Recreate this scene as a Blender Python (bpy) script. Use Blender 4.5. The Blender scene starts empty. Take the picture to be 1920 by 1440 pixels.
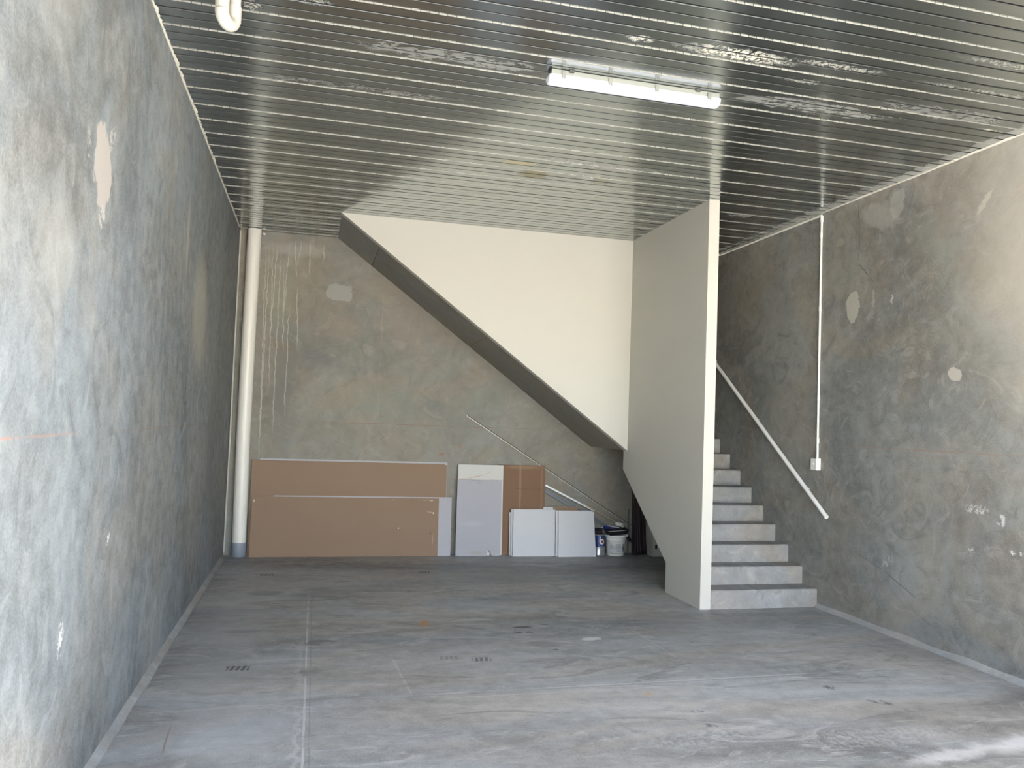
import bpy, math, random
from mathutils import Vector, Matrix, noise as mnoise
random.seed(7)
SC = bpy.context.scene
COL = SC.collection

# ------------------------------------------------------------ room numbers
XL, XR, D, H = -0.9475, 4.883, 10.03, 3.917      # left wall, right wall, back wall, deck underside
OP = 0.35                                        # front opening plane
PX0, PX1 = 3.625, 3.735                          # stair partition, left and right face
PY = 6.872                                       # partition front end
TY = 8.745                                       # front face of the sloping stair wall
RISER, TREAD = 0.1765, 0.2462

# ------------------------------------------------------------ camera
F, YAW, PITCH, ROLL = 1483.8, 0.2458, 0.0482, 0.0360
cam_data = bpy.data.cameras.new('camera'); cam = bpy.data.objects.new('camera', cam_data); COL.objects.link(cam)
cam_data.sensor_fit = 'HORIZONTAL'; cam_data.sensor_width = 36.0; cam_data.lens = 36.0 * F / 1920.0
fw = Vector((math.sin(YAW) * math.cos(PITCH), math.cos(YAW) * math.cos(PITCH), math.sin(PITCH)))
rt = Vector((math.cos(YAW), -math.sin(YAW), 0)); up = rt.cross(fw)
r2 = rt * math.cos(ROLL) + up * math.sin(ROLL); u2 = -rt * math.sin(ROLL) + up * math.cos(ROLL)
M = Matrix((r2, u2, -fw)).transposed().to_4x4(); M.translation = Vector((0, 0, 1.7))
cam.matrix_world = M
SC.camera = cam

# ------------------------------------------------------------ world, sun, exposure
W = bpy.data.worlds.new('world'); SC.world = W; W.use_nodes = True
wn = W.node_tree.nodes; wl = W.node_tree.links
bg = wn['Background']; sky = wn.new('ShaderNodeTexSky'); sky.sky_type = 'NISHITA'; sky.sun_disc = False
sky.sun_elevation = math.radians(49); sky.sun_rotation = math.radians(180); sky.air_density = 1.0; sky.dust_density = 1.2
hs = wn.new('ShaderNodeHueSaturation'); hs.inputs['Saturation'].default_value = .78; wl.new(sky.outputs[0], hs.inputs['Color']); wl.new(hs.outputs[0], bg.inputs[0]); bg.inputs[1].default_value = 0.27
sd = bpy.data.lights.new('sun', 'SUN'); sun = bpy.data.objects.new('sun', sd); COL.objects.link(sun)
sd.energy = 15.5; sd.angle = math.radians(0.53); sd.color = (1.0, 0.965, 0.90)
sun.rotation_euler = Vector((-0.03, -1.0, 1.17)).to_track_quat('Z', 'Y').to_euler()
pd = bpy.data.lights.new('doorway_portal', 'AREA'); portal = bpy.data.objects.new('doorway_portal', pd); COL.objects.link(portal)
pd.shape = 'RECTANGLE'; pd.size = XR - XL; pd.size_y = 3.6; pd.cycles.is_portal = True
portal.location = ((XL + XR) / 2, OP, 1.8); portal.rotation_euler = (math.radians(90), 0, 0)
SC.view_settings.view_transform = 'Standard'; SC.view_settings.look = 'None'
SC.view_settings.gamma = 1.0; SC.view_settings.use_curve_mapping = False
SC.view_settings.exposure = 2.33
SC.cycles.max_bounces = 8; SC.cycles.use_adaptive_sampling = True; SC.cycles.adaptive_threshold = 0.2; SC.render.use_persistent_data = False; SC.cycles.diffuse_bounces = 6; SC.cycles.glossy_bounces = 4
SC.cycles.sample_clamp_indirect = 8.0; SC.cycles.use_denoising = True; SC.cycles.caustics_reflective = False

# ------------------------------------------------------------ node helpers
class G:
    def __init__(s, name):
        s.mat = bpy.data.materials.new(name); s.mat.use_nodes = True
        s.t = s.mat.node_tree; s.b = s.t.nodes['Principled BSDF']; s.dim = '3D'
    def n(s, typ, **kw):
        nd = s.t.nodes.new(typ)
        for k, v in kw.items():
            if hasattr(nd, k): setattr(nd, k, v)
            else: s.put(nd.inputs[k], v)
        return nd
    def put(s, sock, v):
        if isinstance(v, bpy.types.NodeSocket): s.t.links.new(v, sock)
        else: sock.default_value = v
    def m(s, op, a, b=None, c=None, clamp=False):
        nd = s.t.nodes.new('ShaderNodeMath'); nd.operation = op; nd.use_clamp = clamp
        s.put(nd.inputs[0], a)
        if b is not None: s.put(nd.inputs[1], b)
        if c is not None: s.put(nd.inputs[2], c)
        return nd.outputs[0]
    def v(s, op, a, b=None):
        nd = s.t.nodes.new('ShaderNodeVectorMath'); nd.operation = op; s.put(nd.inputs[0], a)
        if b is not None: s.put(nd.inputs[3 if op == 'SCALE' else 1], b)
        return nd.outputs['Value'] if op in ('LENGTH', 'DOT_PRODUCT') else nd.outputs[0]
    def mix(s, f, a, b, blend='MIX'):
        nd = s.t.nodes.new('ShaderNodeMix'); nd.data_type = 'RGBA'; nd.blend_type = blend
        s.put(nd.inputs[0], f)
        for i, q in ((6, a), (7, b)):
            s.put(nd.inputs[i], q if isinstance(q, bpy.types.NodeSocket) else (*q[:3], 1))
        return nd.outputs[2]
    def noise(s, vec, scale, detail=3, rough=.55, dist=0., out=0):
        nd = s.t.nodes.new('ShaderNodeTexNoise'); nd.noise_dimensions = s.dim; s.put(nd.inputs['Vector'], vec)
        nd.inputs['Scale'].default_value = scale; nd.inputs['Detail'].default_value = detail
        nd.inputs['Roughness'].default_value = rough; nd.inputs['Distortion'].default_value = dist
        return nd.outputs[out]
    def rng(s, x, a, b, c=0., d=1., smooth=False):
        nd = s.t.nodes.new('ShaderNodeMapRange'); nd.clamp = True
        if smooth: nd.interpolation_type = 'SMOOTHSTEP'
        s.put(nd.inputs[0], x)
        for i, q in enumerate((a, b, c, d)): nd.inputs[i + 1].default_value = q
        return nd.outputs[0]
    def uv(s, axes):
        pos = s.t.nodes.new('ShaderNodeNewGeometry').outputs['Position']
        sp = s.t.nodes.new('ShaderNodeSeparateXYZ'); s.put(sp.inputs[0], pos)
        cb = s.t.nodes.new('ShaderNodeCombineXYZ')
        s.put(cb.inputs[0], sp.outputs[axes[0]]); s.put(cb.inputs[1], sp.outputs[axes[1]])
        return pos, cb.outputs[0]
    def mapping(s, vec, loc=(0, 0, 0), rot=0., scale=(1, 1, 1), typ='TEXTURE'):
        nd = s.t.nodes.new('ShaderNodeMapping'); nd.vector_type = typ; s.put(nd.inputs[0], vec)
        nd.inputs[1].default_value = loc; nd.inputs[2].default_value = (0, 0, math.radians(rot)); nd.inputs[3].default_value = scale
        return nd.outputs[0]
    def warp(s, vec, scale, amt, detail=3, rough=.6):
        w = s.v('SUBTRACT', s.noise(vec, scale, detail, rough, out=1), (.5, .5, .5))
        w = s.v('MULTIPLY', w, (amt, amt, 0)); return s.v('ADD', vec, w)
    def splat(s, vec, u, v, ru, rv, rot=0., soft=.3, box=False):
        q = s.mapping(vec, (u, v, 0), rot, (ru, rv, 1))
        if box:
            sp = s.t.nodes.new('ShaderNodeSeparateXYZ'); s.put(sp.inputs[0], q)
            d = s.m('MAXIMUM', s.m('ABSOLUTE', sp.outputs[0]), s.m('ABSOLUTE', sp.outputs[1]))
        else: d = s.v('LENGTH', q)
        return s.rng(d, 1.0, max(0., 1.0 - soft), 0., 1., True)
    def bump(s, h, strength, dist=.01):
        nd = s.t.nodes.new('ShaderNodeBump'); nd.inputs['Strength'].default_value = strength
        nd.inputs['Distance'].default_value = dist; s.put(nd.inputs['Height'], h)
        s.put(s.b.inputs['Normal'], nd.outputs[0])
    def fin(s, col=None, rough=None, metal=None, spec=None):
        if col is not None: s.put(s.b.inputs['Base Color'], col if isinstance(col, bpy.types.NodeSocket) else (*col[:3], 1))
        if rough is not None: s.put(s.b.inputs['Roughness'], rough)
        if metal is not None: s.put(s.b.inputs['Metallic'], metal)
        if spec is not None: s.put(s.b.inputs['Specular IOR Level'], spec)
        return s.mat

def seg(u0, v0, u1, v1, w):
    return ((u0 + u1) / 2, (v0 + v1) / 2, math.hypot(u1 - u0, v1 - v0) / 2, w / 2, math.degrees(math.atan2(v1 - v0, u1 - u0)))

def concrete(name, axes, base, amp=1.0, streak=(1, 1), splats=(), lines=(), rough=.8, spec=.3, seed=0., fine=1.0, tread=()):
    """splats: (u, v, ru, rv, rot, colour, opacity, soft, rough_edge) - lines: (u0, v0, u1, v1, width, colour, opacity)"""
    g = G(name); g.dim = '2D'; pos, uv = g.uv(axes)
    p = g.v('ADD', uv, (seed, seed * .7, 0))
    ps = g.v('MULTIPLY', p, (streak[0], streak[1], 1))
    n1 = g.noise(ps, .55, 2, .6, .6); n2 = g.noise(ps, 1.9, 5, .62, 1.2); n3 = g.noise(p, 9., 4, .65)
    n4 = g.noise(p, 80., 2, .6); n5 = g.noise(g.v('ADD', ps, (31, 17, 0)), 1.1, 3, .6, .9)
    val = g.m('MULTIPLY_ADD', g.m('SUBTRACT', n1, .5), .85 * amp, 1.0)
    val = g.m('MULTIPLY_ADD', g.m('SUBTRACT', n2, .5), .75 * amp, val)
    val = g.m('MULTIPLY_ADD', g.m('SUBTRACT', n3, .5), .50 * amp * fine, val)
    val = g.m('MULTIPLY_ADD', g.m('SUBTRACT', n4, .5), .34 * amp * fine, val)
    val = g.m('MAXIMUM', val, .3)
    warm = tuple(c * k for c, k in zip(base, (1.045, 1.0, .94))); cool = tuple(c * k for c, k in zip(base, (.955, 1.0, 1.03)))
    col = g.mix(g.rng(n5, .38, .62), cool, warm)
    cl = g.v('SCALE', col, val)
    # dusty pale scuffs and small dark veins
    sc = g.rng(g.noise(g.v('ADD', ps, (7, 3, 0)), 3.4, 6, .74, 1.5), .555, .66)
    cl = g.mix(g.m('MULTIPLY', sc, .36 * amp), cl, tuple(min(1, c * 1.7) for c in base))
    dk = g.rng(g.noise(g.v('ADD', ps, (57, 23, 0)), 2.5, 6, .74, 1.8), .555, .67)
    cl = g.mix(g.m('MULTIPLY', dk, .42 * amp), cl, tuple(c * .5 for c in base))
    na = g.v('MULTIPLY', g.v('SUBTRACT', g.noise(uv, 7., 3, .6, out=1), (.5, .5, .5)), (1, 1, 0))
    wa = g.v('ADD', uv, g.v('SCALE', na, .15)); wc = g.v('ADD', uv, g.v('SCALE', na, .045))
    wb = g.warp(uv, 24., .05, 2, .7); holes = g.rng(g.noise(uv, 26., 4, .7), .46, .56)
    lm = g.rng(n2, .36, .5); wl_ = g.v('ADD', uv, g.v('SCALE', na, .010)); wl2 = g.v('ADD', uv, g.v('SCALE', na, .045))
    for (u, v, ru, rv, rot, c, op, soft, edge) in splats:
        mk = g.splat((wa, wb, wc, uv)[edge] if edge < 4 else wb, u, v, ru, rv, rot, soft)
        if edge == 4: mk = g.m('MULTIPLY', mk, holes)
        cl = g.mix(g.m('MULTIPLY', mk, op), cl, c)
    for (u0, v0, u1, v1, w, c, op) in lines:
        a = seg(u0, v0, u1, v1, w)
        mk = g.splat(wl2 if w in (.013, .012, .008) and abs(v1 - v0) > .05 and axes != (0, 1) else wl_, *a, .45, True)
        if w != .013: mk = g.m('MULTIPLY', mk, lm)
        cl = g.mix(g.m('MULTIPLY', mk, op), cl, c)
    if tread:
        su = g.t.nodes.new('ShaderNodeSeparateXYZ'); g.put(su.inputs[0], uv)
        tot = None
        for (tu, tv, op) in tread:
            mk = g.m('MULTIPLY', g.splat(wc, tu, tv, .078, .055, 0, .25, True), op); tot = mk if tot is None else g.m('MAXIMUM', tot, mk)
        tot = g.m('MULTIPLY', tot, g.rng(g.m('PINGPONG', g.m('SUBTRACT', su.outputs[0], g.m('MULTIPLY', su.outputs[1], .15)), .018), .004, .008))
        cl = g.mix(tot, cl, (.075, .078, .085))
    g.bump(n3, .16, .012)
    r = g.m('MULTIPLY_ADD', g.m('SUBTRACT', n2, .5), .25, rough)
    return g.fin(cl, r, 0., spec)

def plain(name, col, rough=.6, metal=0., spec=.5, var=.06, scale=8., bump=0., em=None):
    g = G(name); tc = g.t.nodes.new('ShaderNodeTexCoord').outputs['Object']
    n = g.noise(tc, scale, 4, .6)
    c = g.v('SCALE', g.mix(0., col, col), g.m('MULTIPLY_ADD', g.m('SUBTRACT', n, .5), 2 * var, 1.0))
    if bump: g.bump(g.noise(tc, 60., 3, .6), bump, .004)
    if em: g.put(g.b.inputs['Emission Color'], (*em[0], 1)); g.b.inputs['Emission Strength'].default_value = em[1]
    return g.fin(c, rough, metal, spec)

# ------------------------------------------------------------ mesh helpers
class MB:
    def __init__(s): s.v = []; s.f = []; s.mi = []; s.sm = []
    def add(s, vs, fs, mi=0, smooth=False):
        o = len(s.v); s.v += [tuple(q) for q in vs]
        for f in fs: s.f.append(tuple(i + o for i in f)); s.mi.append(mi); s.sm.append(smooth)
        return s
    def box(s, x0, x1, y0, y1, z0, z1, mi=0, T=None):
        vs = [(x, y, z) for z in (z0, z1) for y in (y0, y1) for x in (x0, x1)]
        if T is not None: vs = [T @ Vector(q) for q in vs]
        return s.add(vs, [(0, 2, 3, 1), (4, 5, 7, 6), (0, 1, 5, 4), (2, 6, 7, 3), (0, 4, 6, 2), (1, 3, 7, 5)], mi)
    def bbox(s, x0, x1, y0, y1, z0, z1, b=.004, mi=0, T=None):     # box with chamfered edges
        bx = bpy_bevel_box(x1 - x0, y1 - y0, z1 - z0, b)
        c = Vector(((x0 + x1) / 2, (y0 + y1) / 2, (z0 + z1) / 2))
        vs = [(T @ (Vector(q) + c)) if T is not None else (Vector(q) + c) for q in bx[0]]
        return s.add(vs, bx[1], mi)
    def prism(s, poly, ax, a0, a1, mi=0, T=None):
        """poly: 2-D points in the two other axes (order x,y,z without ax); extruded along ax"""
        def P(q, a):
            l = list(q); l.insert(ax, a); r = Vector(l); return T @ r if T is not None else r
        n = len(poly); vs = [P(q, a0) for q in poly] + [P(q, a1) for q in poly]
        area = sum(poly[i][0] * poly[(i + 1) % n][1] - poly[(i + 1) % n][0] * poly[i][1] for i in range(n))
        ccw = (area > 0) != (ax == 1)
        f0 = tuple(range(n)); f1 = tuple(range(n, 2 * n))
        fs = [f0[::-1] if ccw else f0, f1 if ccw else f1[::-1]]
        for i in range(n):
            j = (i + 1) % n; q = (i, j, n + j, n + i); fs.append(q if ccw else q[::-1])
        return s.add(vs, fs, mi)
    def tube(s, pts, r, n=16, mi=0, caps=True, radii=None):
        pts = [Vector(q) for q in pts]; rings = []; prev = None
        for i, q in enumerate(pts):
            d = (pts[min(i + 1, len(pts) - 1)] - pts[max(i - 1, 0)]).normalized()
            if prev is None:
                a = Vector((0, 0, 1)) if abs(d.z) < .9 else Vector((1, 0, 0)); e = (a - d * a.dot(d)).normalized()
            else: e = (prev - d * prev.dot(d)).normalized()
            prev = e; w = d.cross(e); rr = radii[i] if radii else r
            rings.append([q + (e * math.cos(2 * math.pi * k / n) + w * math.sin(2 * math.pi * k / n)) * rr for k in range(n)])
        vs = [q for rg in rings for q in rg]; fs = []
        for i in range(len(rings) - 1):
            for k in range(n):
                k2 = (k + 1) % n; fs.append((i * n + k, i * n + k2, (i + 1) * n + k2, (i + 1) * n + k))
        s.add(vs, fs, mi, True)
        if caps:
            s.add(rings[0], [tuple(range(n))[::-1]], mi); s.add(rings[-1], [tuple(range(n))], mi)
        return s
    def lathe(s, prof, cx, cy, n=40, mi=0):
        vs = [(cx + r * math.cos(2 * math.pi * k / n), cy + r * math.sin(2 * math.pi * k / n), z) for r, z in prof for k in range(n)]
        fs = [(i * n + k, i * n + (k + 1) % n, (i + 1) * n + (k + 1) % n, (i + 1) * n + k) for i in range(len(prof) - 1) for k in range(n)]
        return s.add(vs, fs, mi, True)
    def mesh(s, name):
        me = bpy.data.meshes.new(name); me.from_pydata(s.v, [], s.f)
        me.polygons.foreach_set('material_index', s.mi); me.polygons.foreach_set('use_smooth', s.sm); me.update(); return me
    def build(s, name, mats, parent=None, me=None):
        me = me or s.mesh(name)
        if not me.materials:
            for m_ in (mats if isinstance(mats, (list, tuple)) else [mats]): me.materials.append(m_)
        o = bpy.data.objects.new(name, me); COL.objects.link(o)
        if parent: o.parent = parent; o.matrix_parent_inverse = Matrix.Translation(-parent.location)
        return o

def bpy_bevel_box(sx, sy, sz, b):
    import bmesh
    bm = bmesh.new(); bmesh.ops.create_cube(bm, size=1.0)
    for v in bm.verts: v.co = Vector((v.co.x * sx, v.co.y * sy, v.co.z * sz))
    bmesh.ops.bevel(bm, geom=bm.edges[:] , offset=b, segments=2, affect='EDGES', profile=.6)
    bm.verts.index_update(); r = ([v.co.copy() for v in bm.verts], [tuple(v.index for v in f.verts) for f in bm.faces]); bm.free(); return r

def tag(o, label=None, cat=None, group=None, kind=None):
    if label: o['label'] = label
    if cat: o['category'] = cat
    if group: o['group'] = group
    if kind: o['kind'] = kind
    return o
def thing(name, loc, label, cat, group=None):
    o = bpy.data.objects.new(name, None); COL.objects.link(o); o.location = loc; o.empty_display_size = .1
    return tag(o, label, cat, group)
def struct(o, label=None, cat=None): o['kind'] = 'structure'; return tag(o, label, cat)

# ------------------------------------------------------------ materials
GREY = (.235, .232, .222)
pale = (.47, .46, .43); dark = (.10, .10, .098); red = (.33, .10, .06)
M_left = concrete('concrete_left', (1, 2), (.195, .207, .219), 1.0, (1, .75), rough=.7, spec=.3, seed=3.1, fine=1.7,
    splats=[(3.80, 2.76, .150, .20, 8, (.42, .39, .37), .95, .12, 0), (3.93, 2.93, .04, .09, -20, (.52, .49, .46), .8, .4, 4),
            (3.83, 2.55, .07, .06, 0, (.5, .47, .44), .8, .4, 4), (3.56, 2.78, .03, .10, 0, (.5, .48, .46), .6, .4, 4),
            (7.05, 2.52, .55, .62, 20, (.42, .40, .34), .55, .6, 2), (6.2, 3.0, .08, .35, 0, (.40, .37, .35), .5, .5, 2),
            (4.3, 1.05, .05, .03, 40, (.62, .62, .62), .9, .4, 4), (3.6, .75, .05, .10, 0, (.62, .62, .62), .7, .4, 4),
            (3.1, 3.4, .5, .5, 0, (.44, .43, .40), .35, .8, 2), (3.3, 2.3, .35, .25, 0, (.42, .42, .40), .35, .8, 0), (8.2, 1.3, .5, .8, 0, (.17, .17, .17), .5, .8, 2)],
    lines=[(2.0, 1.592, 3.75, 1.588, .012, (.40, .20, .15), .6), (3.9, 1.585, 9.6, 1.585, .010, (.24, .15, .12), .6),
           (5.35, .1, 5.35, 3.9, .012, (.42, .42, .41), .35)])
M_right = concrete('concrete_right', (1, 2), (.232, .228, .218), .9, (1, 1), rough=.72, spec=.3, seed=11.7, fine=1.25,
    splats=[(6.40, 2.90, .10, .155, 0, (.44, .43, .385), .85, .12, 0), (5.17, 2.20, .075, .055, 20, (.50, .47, .43), .85, .12, 1),
            (6.05, 3.68, .28, .14, 20, (.40, .39, .37), .45, .35, 0), (5.83, 3.74, .10, .15, 30, (.42, .41, .38), .5, .25, 0),
            (6.12, 2.93, .02, .12, 0, (.42, .40, .38), .5, .5, 1), (5.88, 2.90, .012, .06, 10, (.55, .54, .5), .7, .5, 1),
            (5.4, 3.35, .35, .30, 0, (.17, .18, .17), .35, .9, 0), (6.6, 3.55, .07, .05, 0, (.38, .34, .28), .5, .3, 1),
            (4.95, 1.17, .13, .04, 0, (.62, .62, .6), .85, .5, 4), (4.73, 1.12, .04, .07, 0, (.62, .62, .6), .85, .5, 4),
            (5.0, .85, .04, .04, 0, (.60, .6, .58), .7, .5, 4), (4.6, .9, .09, .015, 0, (.7, .7, .68), .8, .5, 4), (5.9, .62, .10, .05, -30, (.5, .5, .5), .6, .5, 4),
            (4.9, 3.5, .03, .14, 40, (.6, .58, .52), .6, .5, 1), (7.4, .95, .06, .05, 0, (.34, .34, .33), .5, .4, 1), (7.1, .35, .06, .05, 0, (.34, .34, .33), .5, .4, 1),
            (8.2, 3.2, 1.1, .7, 0, (.21, .19, .165), .35, .9, 2), (8.0, 3.86, .06, .09, 0, (.42, .37, .30), .5, .4, 1),
            (3.5, 3.2, 2.35, 2.1, 0, (.54, .505, .44), .88, .9, 0), (7.5, .3, .5, .25, 0, (.155, .155, .15), .4, .9, 0)],  # broad warm splat: bounced ground light painted into the upper front wall
    lines=[(3.0, 1.59, 6.9, 1.59, .010, (.30, .17, .14), .55), (6.32, 3.3, 6.34, 3.9, .012, (.09, .09, .09), .8), (6.34, 3.3, 6.18, 3.16, .012, (.09, .09, .09), .8),
           (6.18, 3.16, 6.05, 3.0, .008, (.09, .09, .09), .5), (6.4, 3.25, 6.4, 3.9, .006, (.35, .34, .33), .6),
           (6.3, .62, 5.95, .53, .009, (.12, .12, .12), .6), (5.95, .53, 5.55, .37, .010, (.10, .10, .10), .8)])
drips = []
for i, (x, z0, z1) in enumerate([(-.60, 3.85, .9), (-.56, 3.85, 1.9), (-.50, 3.85, 2.6), (-.46, 3.85, 1.3), (-.42, 3.6, 2.4), (-.36, 3.85, 2.7), (-.33, 3.1, 1.6), (-.30, 3.85, 3.35),
                                  (-.22, 3.85, 3.5), (-.12, 3.85, 3.4), (-.64, 3.8, 1.2), (-.70, 3.8, .6), (.05, 3.85, 3.55), (-.25, 3.3, 2.45)]):
    drips.append((x, z0, x + .05 * math.sin(i * 2.1), z1, .013, (.50, .48, .43), .62))
M_back = concrete('concrete_back', (0, 2), (.262, .250, .226), .55, (1, 1), rough=.78, spec=.25, seed=23.3, fine=.8,
    splats=[(.265, 3.24, .165, .115, 0, (.335, .345, .325), .85, .14, 0), (.20, 1.70, .065, .095, 0, (.30, .29, .27), .55, .2, 1),
            (-.25, 3.72, .45, .12, 0, (.38, .38, .35), .5, .7, 0), (-.35, 1.9, .22, .75, 4, (.17, .175, .175), .5, .9, 2), (-.15, 2.35, .45, .22, 0, (.17, .175, .175), .4, .9, 0),
            (-.45, 3.1, .3, .6, 0, (.31, .31, .235), .4, .9, 2), (.3, 2.8, .35, .3, 0, (.31, .26, .22), .5, .9, 2), (.1, 2.4, .3, .1, -20, (.16, .16, .165), .45, .8, 0),
            (1.72, 1.27, .035, .05, 0, (.30, .17, .12), .6, .3, 4), (1.62, 1.26, .045, .018, 0, (.30, .17, .12), .7, .3, 1), (1.85, 1.38, .02, .05, 20, (.32, .19, .13), .6, .3, 1),
            (1.1, 3.0, .5, .8, 0, (.29, .245, .21), .4, .9, 2), (.9, 1.9, .7, .35, 0, (.235, .25, .225), .5, .9, 2), (2.0, 1.9, .6, .4, 0, (.22, .235, .21), .4, .9, 2)],
    lines=[(-.35, 1.62, 3.2, 1.62, .010, (.26, .12, .085), .6), (.80, 1.3, .80, 3.6, .010, (.33, .31, .28), .6), (.90, 2.6, .90, 3.6, .006, (.33, .31, .28), .4)] + drips)
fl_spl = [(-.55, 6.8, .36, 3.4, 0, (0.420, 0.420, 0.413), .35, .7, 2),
    (1.77, 6.44, .10, .030, 0, (0.045, 0.045, 0.045), .92, .3, 1), (1.70, 6.27, .04, .02, 0, (0.045, 0.045, 0.045), .9, .3, 1), (1.80, 6.28, .04, .02, 0, (0.045, 0.045, 0.045), .9, .3, 1),
    (1.99, 6.5, .05, .02, 0, (0.120, 0.120, 0.135), .8, .4, 1), (1.0, 6.66, .085, .13, 0, (.46, .25, .09), .9, .7, 0), (2.17, 4.75, .06, .05, 0, (0.570, 0.360, 0.180), .6, .5, 4),
    (2.24, 6.03, .10, .05, 10, (0.750, 0.750, 0.735), .8, .3, 1), (1.80, 5.93, .14, .10, -20, (0.225, 0.225, 0.210), .55, .3, 1), (1.86, 5.78, .03, .02, 0, (0.075, 0.075, 0.075), .8, .3, 1), (1.98, 5.72, .11, .07, 20, (0.240, 0.232, 0.210), .5, .3, 1),
    (.14, 6.17, .13, .09, 0, (0.150, 0.150, 0.150), .65, .3, 1), (.19, 6.14, .07, .045, 0, (0.360, 0.360, 0.352), .7, .3, 1), (-.45, 6.55, .18, .08, 0, (0.180, 0.180, 0.180), .5, .6, 1),
    (-.35, 7.9, .22, .14, 0, (0.180, 0.180, 0.173), .55, .5, 1), (.15, 8.0, .25, .18, 0, (0.195, 0.195, 0.188), .5, .7, 1), 
    (2.6, 6.8, .42, .17, 0, (0.510, 0.495, 0.480), .45, .4, 1),
    (3.2, 6.3, .6, .8, 0, (0.225, 0.225, 0.217), .45, .8, 2), (2.2, 8.8, 1.6, .7, 0, (0.255, 0.255, 0.240), .35, .8, 2),
    
    (2.33, 4.42, .06, .025, 0, (0.090, 0.090, 0.090), .8, .4, 4), (2.30, 4.20, .05, .03, 0, (0.090, 0.090, 0.090), .8, .4, 4), (3.45, 4.7, .06, .05, -30, (0.090, 0.090, 0.105), .8, .4, 4), (3.6, 4.4, .10, .05, -35, (0.105, 0.105, 0.120), .8, .4, 4),
    
    (2.2, 4.05, .5, .14, 8, (0.630, 0.645, 0.660), .25, .5, 4), (3.2, 3.9, .7, .16, 4, (0.630, 0.645, 0.660), .25, .5, 4), (3.98, 3.70, .50, .13, 10, (0.800, 0.800, 0.800), .6, .8, 0), (3.4, 3.62, .5, .09, 10, (0.800, 0.800, 0.800), .5, .8, 0),  # last two splats: edge of the sun patch painted into the floor
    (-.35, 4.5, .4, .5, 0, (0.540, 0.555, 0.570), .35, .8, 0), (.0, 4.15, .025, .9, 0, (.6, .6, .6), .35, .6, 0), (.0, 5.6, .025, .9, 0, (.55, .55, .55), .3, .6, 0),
    ]
fl_lin = [(.03, 3.0, .05, 8.25, .016, (0.600, 0.600, 0.585), .75), (.06, 3.0, .08, 8.25, .010, (0.150, 0.150, 0.150), .4), (.05, 4.93, 4.8, 5.02, .012, (0.630, 0.630, 0.615), .8), (-.92, 4.86, .04, 4.92, .012, (0.630, 0.630, 0.615), .6), (.06, 4.905, 4.8, 4.995, .008, (0.135, 0.135, 0.135), .5),
          (.68, 4.86, 2.5, 4.88, .016, (0.540, 0.555, 0.555), .55), (.68, 4.86, .62, 5.9, .020, (0.540, 0.555, 0.555), .5), (2.72, 4.90, 2.68, 6.5, .022, (0.495, 0.503, 0.495), .45), (3.1, 4.93, 4.4, 4.86, .010, (0.600, 0.630, 0.615), .5),
          (2.5, 8.0, 3.6, 7.95, .02, (0.480, 0.480, 0.465), .5), (-.66, 4.7, -.64, 4.25, .012, (0.240, 0.165, 0.120), .7)]
tread = [(-.40, 5.62, .9), (-.38, 8.79, .8), (1.29, 8.84, .8), (1.26, 5.61, .7), (1.03, 5.68, .35)]
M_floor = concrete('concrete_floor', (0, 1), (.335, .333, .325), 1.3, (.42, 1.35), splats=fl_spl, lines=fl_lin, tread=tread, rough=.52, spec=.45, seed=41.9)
M_stair = concrete('concrete_stair', (0, 2), (.30, .290, .283), .75, (1, 1), rough=.8, spec=.25, seed=5.5)
M_soffit = concrete('concrete_soffit', (0, 1), (.265, .25, .225), .35, (1, 1), rough=.85, spec=.2, seed=8.5)
M_cove = concrete('mortar_cove', (1, 0), (.36, .355, .34), .5, (1, 1), rough=.8, spec=.2, seed=9.5)
M_covel = concrete('mortar_cove_left', (1, 0), (.30, .30, .298), .6, (1, 1), rough=.8, spec=.2, seed=9.9)
M_apron = concrete('apron_concrete', (0, 1), (.50, .47, .42), .4, (1, 1), rough=.8, spec=.2, seed=2.5)
M_wallwhite = plain('painted_white', (.56, .553, .508), .62, var=.012, scale=2., bump=.04)
M_facade = plain('facade_render', (.45, .44, .42), .8)
M_mortar = plain('mortar_crumbs', (.55, .54, .49), .9, var=.2, scale=20.)
M_pvc = plain('white_pvc', (.80, .79, .75), .35, var=.03, scale=3.)
M_pvc2 = plain('trap_pvc', (.42, .412, .385), .35, var=.03, scale=3.)
M_dark0 = plain('dark_bracket', (.06, .065, .065), .6)
M_pvcgrey = plain('grey_pvc', (.25, .28, .33), .4)
M_white = plain('white_plastic', (.82, .82, .80), .4, var=.02)
M_grout = plain('sealant', (.50, .50, .48), .6, var=.1)
M_lens = plain('lamp_diffuser', (.37, .375, .42), .35, var=.0, em=((.86, .88, 1.0), .07))
M_lamphouse = plain('lamp_housing', (.25, .27, .252), .4, var=.0)
M_clip = plain('clear_clip', (.20, .21, .20), .3)
M_steel = plain('galvanised_bracket', (.35, .36, .36), .4, .8)
M_black = plain('black_plastic', (.012, .013, .018), .45)

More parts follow.
